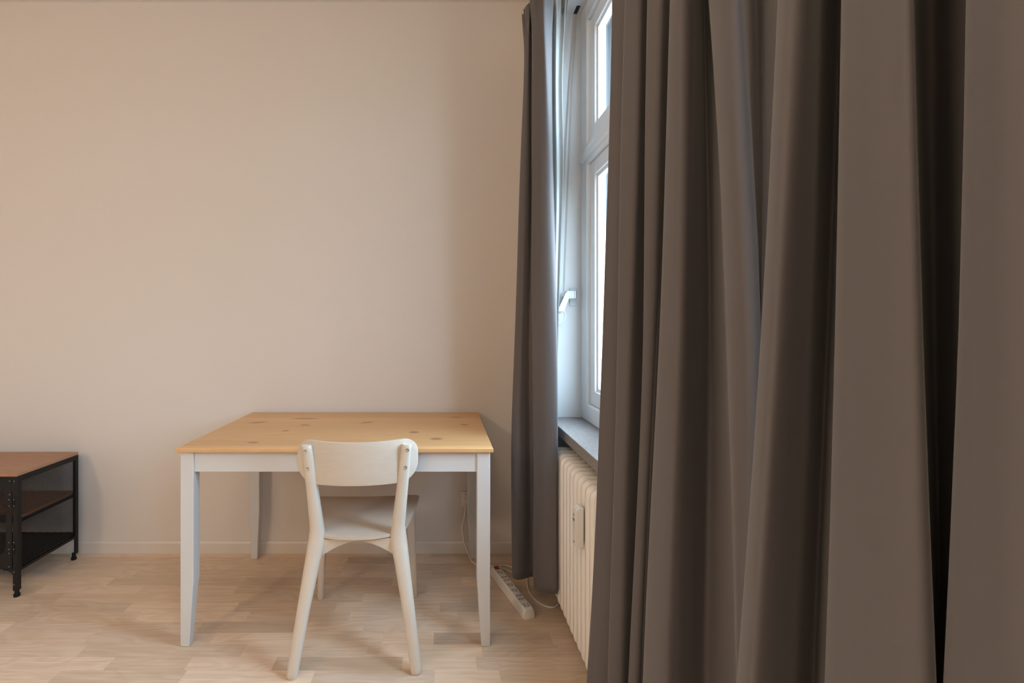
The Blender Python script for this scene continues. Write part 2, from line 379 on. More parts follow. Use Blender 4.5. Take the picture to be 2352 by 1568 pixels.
# ------------------------------------------------------------------ curtains
def z_levels(z0, z1, n): return [lerp(z0, z1, i/(n-1)) for i in range(n)]
def curtain(name, cols, hem, top, mat, label, seed=1, nz=70, sub=6, ripple=.0, thick=.0016, head=True, wob=.0025):
    """cols: one list per fold line, of (frame row, frame column, lateral X) or ('Y', row, column, depth); a fold line is a curve in space"""
    rg = random.Random(seed); lines = []
    for c in cols:
        K = []
        for (py, px, X, *d) in c:
            Y = d[0] if d else F * X / (px - CX)
            K.append((Z_of(py, Y), X_of(px, Y), Y))
        K.sort(); lines.append(K)
    def at(K, z):
        if z < K[0][0] or z > K[-1][0]:
            a, b_ = (K[0], K[1]) if z < K[0][0] else (K[-1], K[-2])
            d = z - a[0]; s = .30 * math.tanh(d / .30) * (1 if True else 0)
            dz = (b_[0] - a[0]) or 1e-6
            return Vector((a[1] + (b_[1]-a[1])/dz*s, a[2] + (b_[2]-a[2])/dz*s))
        return Vector(keyed(K, z))
    zs = z_levels(0, 1, nz); rowsv = []
    nph = [rg.uniform(0, 6.28) for _ in cols]
    for t in zs:
        pts = []
        for i, K in enumerate(lines):
            h = hem[i] if isinstance(hem, (list, tuple)) else hem
            z = lerp(h, top, t)
            # smooth the kinks of the fold line
            p = (at(K, z-.12) + at(K, z)*2 + at(K, z+.12)) / 4
            p.x += wob * math.sin(z*5.1 + nph[i]) ; p.y += wob * math.sin(z*4.3 + nph[i]*1.7)
            pts.append(Vector((p.x, p.y, z)))
        cr = catmull(pts, sub)
        if head:
            g = max(0, (cr[0].z - (top - .16)) / .16)
            if g > 0:
                for j, p in enumerate(cr):
                    a = .010 * g * math.sin(j*2.35 + 1); p.x += a; p.y += .006 * g * math.sin(j*1.9)
        rowsv.append(cr)
    n = len(rowsv[0]); vs = [p for r in rowsv for p in r]
    fs = [(i*n+j, i*n+j+1, (i+1)*n+j+1, (i+1)*n+j) for i in range(nz-1) for j in range(n-1)]
    me = bpy.data.meshes.new(name); me.from_pydata([tuple(p) for p in vs], [], fs)
    o = mk(name, me, mat, None, smooth=True)
    so = o.modifiers.new('thickness', 'SOLIDIFY'); so.thickness = thick; so.offset = 0
    return o
def C(*k): return list(k)
# far panel, gathered beside the reveal
p1 = [C((0,1267,0,1.985),(150,1266,0,1.985),(300,1269,0,1.98),(500,1274,0,1.97),(750,1278.5,0,1.955),(1362,1279,0,1.945)),
      C((100,1252,0,1.90),(750,1277,0,1.925),(1362,1280,0,1.921)),
      C((100,1240,0,1.915),(750,1252,0,1.925),(1350,1254,0,1.945)),
      C((100,1228,0,1.95),(750,1230,0,1.965),(1335,1234,0,1.985)),
      C((100,1222,0,1.985),(750,1222.5,0,1.985),(1330,1227,0,2.005)),
      C((100,1224,0,2.03),(750,1226,0,2.03),(1330,1230,0,2.045)),
      C((100,1222,0,2.08),(750,1219,0,2.085),(1330,1222,0,2.095)),
      C((100,1217,0,2.06),(750,1208,0,2.075),(1000,1202,0,2.075),(1330,1200,0,2.075)),
      C((100,1211,0,2.065),(750,1195,0,2.075),(1000,1190,0,2.07),(1330,1184,0,2.075)),
      C((30,1202,0,2.12),(150,1204,0,2.115),(420,1195,0,2.12),(750,1182,0,2.12),(1000,1175.5,0,2.11),(1330,1175,0,2.105)),
      C((100,1212,0,2.19),(750,1196,0,2.18),(1330,1192,0,2.18)),
      C((100,1232,0,2.17),(750,1222,0,2.17),(1330,1222,0,2.17)),
      C((100,1226,0,2.25),(750,1218,0,2.24),(1330,1214,0,2.24)),
      C((100,1240,0,2.24),(750,1236,0,2.24),(1330,1232,0,2.24)),
      C((100,1232,0,2.32),(750,1228,0,2.31),(1330,1226,0,2.31)),
      C((100,1248,0,2.38),(750,1246,0,2.37),(1330,1244,0,2.36))]
c1 = curtain('curtain', p1, [.142,.140,.130,.122,.118]+[.116]*11, 2.565, M['curtain'], '', 3, sub=6)
tag(c1, 'narrow gathered dark grey curtain between the desk and the radiator, hem above the power strip', 'curtain')
XA, XV = .372, .432
def ridge_y(px, X): return F * X / (px - CX)
def V(py, X, Y): return (py, CX + F * X / Y, X)
RA = ((0,1405),(400,1397),(784,1388),(1100,1373),(1568,1347)); RB_ = ((0,1437),(784,1417),(1568,1399)); RC = ((0,1489),(784,1477),(1568,1446)); RD = ((0,1542),(784,1514),(1568,1478))
def ridge(Rk): return [(py, px, XA) for py, px in Rk]
def between(Ra, Rb, t, X):
    """a fold line lying between two ridges, hidden or half hidden behind the nearer one"""
    out = []
    for py in (0, 784, 1568):
        ya = ridge_y(dict(Ra)[py], XA); yb = ridge_y(dict(Rb)[py], XA); out.append(V(py, X, lerp(ya, yb, t)))
    return out
p2 = [[V(py, .432, ridge_y(px, XA) + .012) for py, px in RA], [V(py, .398, ridge_y(px, XA) + .010) for py, px in RA], ridge(RA),
      between(RA, RB_, .18, .377), between(RA, RB_, .36, .392), between(RA, RB_, .58, .432), between(RA, RB_, .97, .405), ridge(RB_),
      C((0,1470,.388),(784,1450,.390),(1568,1426,.390)), C((0,1492,.425),(784,1476,.425),(1568,1450,.425)), C((0,1505,.440),(784,1492,.440),(1568,1462,.440)), between(RB_, RC, .97, .405), ridge(RC),
      C((0,1524,.388),(784,1502,.387),(1568,1468,.387)), C((0,1545,.425),(784,1522,.422),(1568,1488,.420)), C((0,1556,.436),(784,1534,.432),(1568,1500,.430)), between(RC, RD, .97, .402),
      C((0,1542,XA),(784,1514,XA+.003),(1568,1478,XA+.004)),
      C((0,1562,.366),(784,1545,.366),(1568,1520,.364)),
      C((0,1582,.380),(784,1574,.380),(1568,1550,.380)),
      C((0,1598,.405),(784,1598,.408),(1568,1578,.408)),
      C((0,1618,.452),(784,1632,.456),(1568,1630,.456)),
      C((0,1640,.425),(784,1674,.430),(1568,1690,.430)),
      C((0,1630,.376),(400,1656,.374),(784,1670,.376),(1300,1690,.38),(1568,1694,.385)),
      C((0,1660,.358),(400,1690,.360),(784,1705,.366),(1568,1712,.385)),
      C((0,1698,.366),(300,1712,.368),(784,1746,.378),(1568,1725,.400)),
      C((0,1706,.400),(300,1722,.398),(784,1748,.402),(1568,1735,.415)),
      C((0,1714,.446),(300,1722,.440),(784,1738,.432),(1568,1740,.436)),
      C((0,1735,.466),(784,1742,.455),(1568,1745,.452)),
      C((0,1754,.472),(400,1751,.468),(784,1746,.458),(1568,1750,.452))]
c2 = curtain('curtain', p2, .10, 2.565, M['curtain'], '', 5, sub=6, wob=.002)
tag(c2, 'dark grey pleated curtain panel hanging in front of the radiator and window sill', 'curtain')
p3 = [C((0,1800,.395),(784,1759,.378),(1568,1706,.368)),
      C((0,1789,.366),(784,1749,.356),(1568,1695,.346)),
      C((0,1812,.350),(784,1775,.342),(1568,1725,.334)),
      C((0,1850,.366),(784,1818,.364),(1568,1775,.362)),
      C((0,1873,.398),(784,1845,.400),(1568,1806,.400)),
      C((0,1892,.445),(784,1867,.445),(1568,1830,.445)),
      C((0,1935,.475),(784,1912,.475),(1568,1880,.475)),
      C((0,1955,.415),(784,1935,.42),(1568,1908,.42)),
      C((0,1938,.360),(784,1919,.360),(1568,1893,.362)),
      C((0,1975,.343),(784,1960,.342),(1568,1940,.342)),
      C((0,2040,.338),(784,2045,.336),(1568,2050,.334)),
      C((0,2090,.345),(784,2108,.343),(1568,2138,.343)),
      C((0,2092,.385),(784,2112,.385),(1568,2142,.385)),
      C((0,2100,.442),(784,2115,.44),(1568,2140,.44)),
      C((0,2165,.462),(784,2165,.46),(1568,2165,.46)),
      C((0,2232,.42),(784,2222,.42),(1568,2195,.42)),
      C((0,2224,.352),(784,2210,.352),(1568,2172,.352)),
      C((0,2258,.332),(784,2250,.334),(1568,2225,.338)),
      C((0,2330,.330),(784,2325,.328),(1568,2320,.326)),
      C((0,2440,.345),(784,2440,.345),(1568,2440,.345)),
      C((0,2520,.42),(784,2520,.42),(1568,2520,.42)),
      C((0,2700,.44),(784,2700,.44),(1568,2700,.44)),
      C((0,2760,.36),(784,2760,.36),(1568,2760,.36)),
      C((0,3000,.34),(784,3000,.34),(1568,3000,.34)),
      C((0,3150,.42),(784,3150,.42),(1568,3150,.42))]
p3 = [[(py, px, X*.82) for (py, px, X) in c] for c in p3]
c3 = curtain('curtain', p3, .10, 2.565, M['curtain'], '', 9, sub=8, wob=.0012)
tag(c3, 'dark grey curtain panel with the widest folds, beside the narrowly pleated panel', 'curtain')
ps = [C((30,1250,0,2.12),(400,1258,0,2.12),(900,1266,0,2.12)),
      C((30,1270,0,2.15),(400,1272,0,2.15),(900,1271,0,2.15)),
      C((30,1278,0,2.125),(200,1276,0,2.125),(420,1279,0,2.13),(900,1273,0,2.13)),
      C((30,1288,0,2.15),(200,1282,0,2.15),(400,1286,0,2.15),(560,1283,0,2.15),(900,1276,0,2.15)),
      C((30,1299,0,2.14),(120,1293,0,2.14),(200,1291,0,2.14),(330,1295,0,2.14),(420,1294,0,2.14),(560,1288,0,2.14),(720,1283,0,2.14),(900,1280,0,2.14)),
      C((30,1290,0,2.185),(200,1286,0,2.185),(560,1282,0,2.185),(900,1274,0,2.185))]
cs = curtain('sheer_curtain', ps, .80, 2.648, M['sheer'], '', 13, sub=6, thick=.0006, head=True, wob=.0006)
tag(cs, 'thin white net curtain gathered in the window reveal behind the dark curtain', 'curtain')
rod = thing('curtain_rod', 'long thin metal curtain rod carrying the dark grey curtains', 'curtain rod', (.40, 0, 2.582))
part('pole', MB().cyl((0,-1.3,0),(0,2.10,0),.009), M['black'], rod, smooth=True, angle=40)
for yy in (-1.2, .6, 2.06): part('bracket', MB().box(0, XR-.40, yy-.008, yy+.008, .0095, .018), M['black'], rod)

# ------------------------------------------------------------------ desk
desk = thing('desk', 'pine topped desk with white square legs against the wall', 'table', (-.396, 2.17, 0))
DX, DY = .396, -2.17
def dm(): return MB()
def DB(x0, x1, y0, y1, z0, z1): return MB().box(x0+DX, x1+DX, y0+DY, y1+DY, z0, z1)
part('table_top', DB(-.986, .194, 1.80, 2.54, .7305, .745), M['pine'], desk, bevel=.002)
LX0, LX1, LY0, LY1 = -.976, .184, 1.816, 2.524
for (cx, sx) in ((LX0, 1), (LX1, -1)):
    for (cy, sy) in ((LY0, 1), (LY1, -1)):
        R = []
        for z, wd in ((0, .033), (.215, .047), (.235, .049), (.25, .0495), (.7300, .0495)):
            wy = wd; a, b_ = cx + DX, cx + sx*wd + DX; c, d = cy + DY, cy + sy*wy + DY
            R.append([(a,c,z),(b_,c,z),(b_,d,z),(a,d,z)])
        part('leg', MB().rings(R), M['lacquer'], desk, bevel=.003)
part('apron', DB(LX0+.0496, LX1-.0496, LY0+.008, LY0+.026, .652, .7300), M['lacquer'], desk, bevel=.001)
part('apron', DB(LX0+.0496, LX1-.0496, LY1-.026, LY1-.008, .652, .7300), M['lacquer'], desk, bevel=.001)
for a in (LX0+.008, LX1-.026): part('apron', DB(a, a+.018, LY0+.0496, LY1-.0496, .652, .7300), M['lacquer'], desk, bevel=.001)

# ------------------------------------------------------------------ chair
chair = thing('dining_chair', 'pale birch chair with curved backrest pushed up to the desk', 'chair', (-.310, 1.909, 0), math.radians(3))
def sup(cx, cy, z, a, b_, n=16, e=2.6):
    out = []
    for j in range(n):
        t = 2*math.pi*j/n; c, s = math.cos(t), math.sin(t)
        out.append((cx + a*math.copysign(abs(c)**(2/e), c), cy + b_*math.copysign(abs(s)**(2/e), s), z))
    return out
BR = lambda x: -.200 + .060*(x/.2165)**2        # plan curve of the backrest
for s in (-1, 1):
    keys = [(0,.211,-.236,.0165,.0165),(.006,.2115,-.237,.0185,.0185),(.012,.211,-.2365,.0195,.0190),(.20,.184,-.197,.0225,.022),(.36,.1585,-.158,.028,.026),(.405,.150,-.146,.031,.028),(.43,.147,-.141,.0300,.028),(.47,.147,-.140,.0245,.025),(.60,.160,-.151,.0215,.021),(.72,.172,-.164,.0190,.0175),(.770,.1775,-.1715,.0180,.0165),(.776,.178,-.172,.016,.0145)]
    zs = [kk[0] for kk in keys]; R = []
    zz = sorted(set(zs + [i*.02 for i in range(1, 39)]))
    for z in zz:
        v = [keyed(keys, z+dz) for dz in (-.012, 0, .012)]
        v = [sum(q)/3 for q in zip(*v)] if .02 < z < .75 else keyed(keys, z)
        R.append(sup(s*v[0], v[1], z, v[2], v[3]))
    lg = part('rear_leg', MB().rings(R), M['birchv'], chair, smooth=True, angle=45)
    for z in (.757, .693):
        v = keyed(keys, z); sc = MB().lathe((s*(v[0]+.004), v[1]-v[3]+.0005, z), (0,-1,0), [(.0055,0),(.0062,.0008),(.006,.0016),(.0035,.0020),(.003,.0008)], 14)
        part('screw', sc, M['steel'], lg, smooth=True, angle=30)
    R = []
    for z, x, y, a in ((0,.207,.236,.0105),(.004,.207,.236,.013),(.20,.196,.212,.0165),(.40,.186,.190,.0195),(.432,.184,.187,.0195)):
        R.append(sup(s*x, y, z, a, a*1.05, 14, 3.2))
    part('front_leg', MB().rings(R), M['birchv'], chair, smooth=True, angle=45)
    # side rail under the seat
    R = []
    for t in [i/6 for i in range(7)]:
        x = lerp(.150, .184, t); y = lerp(-.12, .172, t); zl = .432 - .045*(1 - .55*math.sin(math.pi*t)); 
        R.append([(s*(x-.010), y, zl),(s*(x+.010), y, zl),(s*(x+.010), y, .4315),(s*(x-.010), y, .4315)])
    part('side_rail', MB().rings(R), M['birch'], chair)
for yy, hw, zlow in ((-.146, .128, .058), (.187, .168, .045)):   # arched cross rails
    nseg = 16; R = []
    for i in range(nseg+1):
        x = lerp(-hw, hw, i/nseg); u = abs(x)/hw
        zl = .4315 - .007 - (zlow-.007)*u**1.7
        R.append([(x, yy-.011, zl),(x, yy+.011, zl),(x, yy+.011, .4315),(x, yy-.011, .4315)])
    part('cross_rail', MB().rings(R), M['birch'], chair)
# seat: shaped plate with rounded corners
half = [(0,.262),(.10,.263),(.165,.262),(.198,.257),(.217,.243),(.226,.222),(.225,.195),(.212,.10),(.194,0),(.180,-.07),(.170,-.105),(.158,-.125),(.138,-.142),(.11,-.158),(.06,-.171),(0,-.176)]
out2 = catmull([Vector((x, y)) for x, y in half], 3)
loop = [(p.x, p.y) for p in out2] + [(-p.x, p.y) for p in reversed(out2[1:-1])]
def seat_z(x, y): return .012*((x/.22)**2)*.5 + (.006 if y > .2 else 0)*-1*((y-.2)/.06)**2 + .004*max(0, (-y-.06)/.12)**2 - .003
nr = 7; st = MB(); nl = len(loop); vs = []; fs = []
for side in (0, 1):
    base = len(vs)
    for r in range(nr+1):
        q = r/nr
        for (x, y) in loop:
            xx, yy = x*q, .043 + (y-.043)*q
            e = 0 if r < nr else .003
            xx *= (1 if not e else .995)
            vs.append((xx, yy, .4325 + (.0145 if side == 0 else 0) + seat_z(xx, yy) + (-.002 if (e and side == 0) else (.002 if e else 0))))
    for r in range(nr):
        for j in range(nl):
            k2 = (j+1) % nl; a = base + r*nl + j; b_ = base + r*nl + k2; c = base + (r+1)*nl + k2; d = base + (r+1)*nl + j
            fs.append((a,b_,c,d))
tb = nr*nl; bb0 = (nr+1)*nl + nr*nl
for j in range(nl):
    k2 = (j+1) % nl; fs.append((tb+j, tb+k2, bb0+k2, bb0+j))
st.add(vs, fs); so_ = part('seat', st, M['birch'], chair, smooth=True, angle=50)
# backrest: bent plate with big round ends
bv = []; 
def back_outline():
    zt, zb, hw = .789, .634, .2165; pts = []
    rt, rb = .052, .070
    for cx, cz, r, a0, a1 in ((hw-rt, zt-rt, rt, 90, 0), (hw-rb, zb+rb, rb, 0, -90)):
        for i in range(9):
            a = math.radians(lerp(a0, a1, i/8)); pts.append((cx + r*math.cos(a), cz + r*math.sin(a)))
    return pts
ol = back_outline()
# columns across the width so that the plate bends smoothly
xs = sorted(set([round(lerp(-.2165, .2165, i/48), 5) for i in range(49)]))
def zspan(x):
    ax = abs(x); zt, zb, hw, rt, rb = .789, .634, .2165, .052, .070
    t = zt if ax < hw-rt else zt - rt + math.sqrt(max(0, rt*rt - (ax-(hw-rt))**2))
    b_ = zb if ax < hw-rb else zb + rb - math.sqrt(max(0, rb*rb - (ax-(hw-rb))**2))
    return (b_, t)
xs = [-.2165*math.sin(math.pi/2*lerp(1,-1,i/56)) for i in range(57)]
bkm = MB(); R = []; nzb = 8; th = .0055
for x in xs:
    b_, t = zspan(x); t += .007*(x/.2165)**2 - .002; ring = []
    yc = BR(x); sl = 2*.060*x/.2165**2; nrm = Vector((sl, -1)).normalized()
    for sd in (1, -1):
        for i in range(nzb+1):
            z = lerp(b_, t, i/nzb) if sd == 1 else lerp(t, b_, i/nzb)
            e = th * (.72 if i in (0, nzb) else 1)
            tilt = -.020*(z-.71)
            ring.append((x + nrm.x*e*sd, yc + .010 + nrm.y*e*sd + tilt, z))
    R.append(ring)
part('backrest', bkm.rings(R), M['birch'], chair, smooth=True, angle=40)

# ------------------------------------------------------------------ radiator
RX = .467; RB, RT = .074, .689; PIT = .0473; NS = 23; RY = 2.045
rad = thing('radiator', 'cream enamelled column radiator below the stone window sill', 'radiator', (RX, RY, RB))
H = RT - RB; r = .0185; sec = MB()
def bend(cx, cz, a0, a1, rr=.012, n=4): return [(cx + rr*math.cos(math.radians(lerp(a0,a1,i/n))), 0, cz + rr*math.sin(math.radians(lerp(a0,a1,i/n)))) for i in range(n+1)]
path = [(.082,0,r)] + [(.036,0,r)] + bend(r+.012, r+.012, 270, 180) + [(r,0,H*.5)] + bend(r+.012, H-r-.012, 180, 90) + [(.036,0,H-r),(.082,0,H-r)]
sec.tube(path, r, 10)
for xx in (.052, .086): sec.tube([(xx,0,r),(xx,0,H-r)], .0165, 8)
for zz in (r+.004, H-r-.004): sec.cyl((.052,-PIT/2,zz),(.052,PIT/2,zz),.0145,8)
s0 = part('section', sec, M['radiator'], rad, smooth=True, angle=50)
for i in range(1, NS):
    o = s0.copy(); COL.objects.link(o); o.parent = rad; o.location = (0, -PIT*i, 0)
for yy in (-.13, -.90): part('bracket', MB().box(.086, .62-RX-.0005, yy, yy+.03, .45, .48), M['radiator'], rad)
part('end_plug', MB().lathe((.052, PIT/2+.001, r+.004), (0,1,0), [(.017,0),(.017,.010),(.011,.012),(.011,.02)], 12), M['radiator'], rad, smooth=True, angle=40)
hm = thing('heat_meter', 'small white heat cost meter clipped to the radiator front', 'meter', (RX-.0295, 1.60, .478))
part('body', MB().prism([(0,0),(.028,0),(.028,.130),(.012,.130),(.004,.122),(0,.112)], 'y', -.019, .019), M['plastic'], hm, bevel=.003)
part('display', MB().box(-.0008, .001, -.009, .009, .083, .089), M['lcd'], hm)
part('sensor', MB().box(-.0008, .001, -.004, .004, .099, .103), M['lcd'], hm)
part('seal', MB().box(-.0008, .001, -.006, -.001, .012, .018), M['hole'], hm)

# ------------------------------------------------------------------ shutter belt winder on the reveal
bw = thing('belt_winder', 'white shutter belt winder swung out from the window reveal', 'shutter winder', (.60, 2.266, 1.2))
def BW(x, y, z): return (x-.60, y-2.266, z-1.2)
part('wall_plate', MB().box(.600-.60, .632-.60, -.003, -.0002, .09, .175), M['winder'], bw, bevel=.001)
part('hinge_pin', MB().cyl(BW(.6165,2.235,1.325), BW(.6165,2.235,1.358), .0072, 14), M['steel'], bw, smooth=True, angle=40)
part('hinge_block', MB().box(.575-.60, .612-.60, -.046, -.012, .122, .158), M['winder'], bw, bevel=.003)
part('arm', MB().rings([[(BW(.578+dx,2.23+dy,1.352)) for dx,dy in ((-.008,-.012),(.020,-.012),(.020,.012),(-.008,.012))],
                        [(BW(.538+dx,2.215+dy,1.262)) for dx,dy in ((-.012,-.012),(.020,-.012),(.020,.012),(-.012,.012))]]), M['winder'], bw, bevel=.003)
part('reel', MB().lathe(BW(.530,2.25,1.243), (0,-1,0), [(.047,0),(.0475,.010),(.046,.016),(.040,.019),(.036,.017),(.026,.018),(.022,.024),(.010,.030),(.001,.031)], 36), M['winder'], bw, smooth=True, angle=35)
sb = []
for (x, y, z, wd) in ((.560,2.222,1.33,.010),(.576,2.232,1.7,.010),(.603,2.245,2.3,.010),(.626,2.248,2.640,.010)):
    sb.append([BW(x-.0045, y+.002, z), BW(x+.0035, y-.002, z), BW(x+.0042, y, z), BW(x-.0038, y+.004, z)])
part('strap', MB().rings(sb), M['strap'], bw)
part('strap_slot', MB().box(.617-.60, .634-.60, 2.205-2.266, 2.262-2.266, 2.6505-1.2, 2.6517-1.2), M['hole'], bw)

# ------------------------------------------------------------------ low cabinet
CXR = -1.868; CW = 1.0; CYF, CYB = 2.14, 2.50; CH = .548
cab = thing('tv_bench', 'low black metal mesh cabinet with brown wooden top', 'cabinet', (CXR-CW/2, 2.32, 0))
ox, oy = CXR-CW/2, 2.32
def CB(mb, x0, x1, y0, y1, z0, z1): return mb.box(x0-ox, x1-ox, y0-oy, y1-oy, z0, z1)
XLc = CXR - CW
part('top_panel', CB(MB(), XLc, CXR, CYF-.002, CYB, CH-.014, CH), M['teak'], cab, bevel=.0015)
A = .020; T = .003; ZT = CH - .0145
for (px_, sx) in ((CXR, -1), (XLc, 1)):
    for (py_, sy) in ((CYF, 1), (CYB, -1)):
        m = MB()
        a, b_ = sorted((px_, px_+sx*A)); c, d = sorted((py_, py_+sy*T)); CB(m, a, b_, c, d, .030, ZT)
        a, b_ = sorted((px_, px_+sx*T)); c, d = sorted((py_+sy*T, py_+sy*A)); CB(m, a, b_, c, d, .030, ZT)
        po = part('corner_post', m, M['black'], cab)
        fx, fy = px_+sx*.013-ox, py_+sy*.013-oy
        part('foot', MB().lathe((fx, fy, 0), (0,0,1), [(.012,0),(.0125,.004),(.0125,.012),(.009,.014),(.009,.034)], 16), M['black'], po, smooth=True, angle=40)
def mesh_strips(u0, u1, v0, v1, pu, pv, wd, t, place, inside=None):
    """expanded metal: two families of slanting strands clipped to a rectangle (or to inside(u, v))"""
    m = MB(); U = (u1-u0)/pu; V = (v1-v0)/pv
    for sgn in (1, -1):
        kk = -int(V) - 2
        while kk < U + V + 2:
            # points u = u0 + pu*s, v = v0 + pv*(sgn*(s-kk)) (sgn 1), v = v1... (sgn -1)
            if sgn == 1: s0_, s1_ = max(0, kk), min(U, kk + V); g = lambda s_: v0 + pv*(s_-kk)
            else: s0_, s1_ = max(0, kk - V), min(U, kk); g = lambda s_: v0 + pv*(kk-s_)
            if s1_ - s0_ > .02:
                segs = [(s0_, s1_)]
                if inside:
                    n = 60; ok = [inside(u0+pu*lerp(s0_,s1_,i/n), g(lerp(s0_,s1_,i/n))) for i in range(n+1)]
                    segs = []; st_ = None
                    for i, q in enumerate(ok + [False]):
                        if q and st_ is None: st_ = i
                        if not q and st_ is not None:
                            if i-1 > st_: segs.append((lerp(s0_,s1_,st_/n), lerp(s0_,s1_,(i-1)/n)))
                            st_ = None
                for a_, b2 in segs:
                    p, q = Vector((u0+pu*a_, g(a_))), Vector((u0+pu*b2, g(b2)))
                    d = (q-p).normalized(); nn = Vector((-d.y, d.x))*wd/2; cs_ = [p+nn, p-nn, q-nn, q+nn]
                    m.rings([[place(c.x, c.y, -t/2) for c in cs_], [place(c.x, c.y, t/2) for c in cs_]])
            kk += 1
    return m
for px_, sx in ((CXR, -1), (XLc, 1)):      # side frames with mesh
    xi = px_ + sx*.0045; y0_, y1_ = CYF+.0035, CYB-.0035
    fr = MB()
    a, b_ = sorted((px_+sx*.0005, px_+sx*.0155))
    CB(fr, a, b_, CYF+A, CYB-A, ZT-.024, ZT)
    sf = part('side_rail', fr, M['black'], cab); part('side_rail', CB(MB(), a, b_, CYF+A, CYB-A, .112, .124), M['black'], cab)
    fi = MB(); a, b_ = sorted((px_+sx*.003, px_+sx*.008))
    CB(fi, a, b_, CYF+A, CYF+A+.006, .124, ZT-.024); part('mesh_edge', fi, M['black'], sf)
    part('mesh_edge', CB(MB(), a, b_, CYB-A-.006, CYB-A, .124, ZT-.024), M['black'], sf)
    xm = px_ + sx*.006 - ox
    mo = part('mesh_panel', mesh_strips(CYF+A-oy, CYB-A-oy, .118, ZT-.020,   .0118, .0070, .0013, .0010, lambda u, v, h: (xm+h, u, v)), M['black'], sf); mo['kind'] = 'stuff'
for za, zb in ((ZT-.024, ZT), (.112, .135)): part('back_rail', CB(MB(), XLc+A, CXR-A, CYB-.015, CYB, za, zb), M['black'], cab)
part('front_rail', CB(MB(), XLc+A, CXR-A, CYF+.0005, CYF+.015, ZT-.012, ZT), M['black'], cab); part('front_rail', CB(MB(), XLc+A, CXR-A, CYF+.003, CYF+.018, .124, .132), M['black'], cab)
part('shelf', CB(MB(), XLc+.010, CXR-.010, CYF+.035, CYB-.010, .338, .352), M['teak'], cab)
part('shelf_rail', CB(CB(CB(MB(), XLc+.009, XLc+.024, CYF+.035, CYB-.012, .322, .3375), CXR-.024, CXR-.009, CYF+.035, CYB-.012, .322, .3375), XLc+.024, CXR-.024, CYF+.022, CYF+.034, .322, .352), M['black'], cab)
bs = part('bottom_mesh', mesh_strips(XLc+.012-ox, CXR-.012-ox, CYF+.018-oy, CYB-.015-oy, .0115*1.0, .0066, .0017, .0014, lambda u, v, h: (u, v, .128+h)), M['black'], cab); bs['kind'] = 'stuff'
def rrect(x0, x1, z0, z1, r_, n=6):
    P = []
    for cx, cz, a in ((x1-r_, z1-r_, 0), (x0+r_, z1-r_, 90), (x0+r_, z0+r_, 180), (x1-r_, z0+r_, 270)):
        for i in range(n+1):
            t = math.radians(a + 90*i/n); P.append((cx + r_*math.cos(t), cz + r_*math.sin(t)))
    return P
for x0d, x1d in ((CXR-.0235-.474, CXR-.0235), (XLc+.0235, XLc+.0235+.474)):
    z0d, z1d = .128, .522
    inn = rrect(x0d+.026, x1d-.026, .178, .492, .055); outp = rrect(x0d, x1d, z0d, z1d, .002)
    yf, yb_ = CYF-.001, CYF+.002
    m = MB(); n = len(inn)
    vs = [(p[0]-ox, y-oy, p[1]) for y in (yf, yb_) for lp in (outp, inn) for p in lp]; fs = []
    for j in range(n):
        k2 = (j+1) % n
        fs += [(j, k2, n+k2, n+j), (2*n+j, 3*n+j, 3*n+k2, 2*n+k2), (j, 2*n+j, 2*n+k2, k2), (n+j, n+k2, 3*n+k2, 3*n+j)]
    m.add(vs, fs); dr = part('door', m, M['black'], cab)
    def ins(u, v, x0d=x0d, x1d=x1d):
        a0, a1, b0, b1, rr = x0d+.024-ox, x1d-.024-ox, .176, .494, .055
        dx = max(a0+rr-u, u-(a1-rr), 0); dz = max(b0+rr-v, v-(b1-rr), 0)
        return a0 < u < a1 and b0 < v < b1 and dx*dx + dz*dz < rr*rr
    mo = part('mesh_panel', mesh_strips(x0d+.024-ox, x1d-.024-ox, .176, .494, .0105, .0068, .0017, .0012, lambda u, v, h: (u, CYF+.0035-oy+h, v), ins), M['black'], dr); mo['kind'] = 'stuff'
    right = x1d > CXR - .1
    hx = (x1d if right else x0d); sg = 1 if right else -1
    for zc in (.420, .215):
        part('hinge', MB().cyl((hx+sg*.0012-ox, CYF-.003-oy, zc-.023), (hx+sg*.0012-ox, CYF-.003-oy, zc+.023), .0022, 8).box(hx-.012-ox, hx+.012-ox, CYF-.0018-oy, CYF-.0011-oy, zc-.021, zc+.021), M['black'], dr, smooth=True, angle=30)
    for dx_, z in ((-.0095,.5145),(.011,.5135),(-.0095,.455),(-.011,.433),(.010,.433),(-.011,.405),(.010,.405),(-.012,.244),(.010,.244),(-.012,.214),(.010,.214),(-.012,.196),(-.012,.137),(.010,.113),(.010,.058)):
        ro_ = MB().lathe((hx+sg*dx_-ox, CYF-.0010-oy-(.0008 if abs(z-.42)<.02 or abs(z-.23)<.02 else 0), z), (0,-1,0), [(.0036,0),(.0034,.0008),(.0024,.0018),(.0006,.0022)], 10)
        part('rivet', ro_, M['rivet'], dr, smooth=True)
for s_, x in ((-1, CXR-A), (1, XLc+A)):     # curved gussets below the doors
    P = [(x-ox, .124), (x-ox, .098)] + [(x + s_*.045 - s_*.045*math.cos(math.radians(a)) - ox, .098 + .022*math.sin(math.radians(a))) for a in (15,30,45,60,75,90)] + [(x+s_*.045-ox, .124)]
    part('gusset', MB().prism(P, 'y', CYF+.0004-oy, CYF+.0028-oy), M['black'], cab)

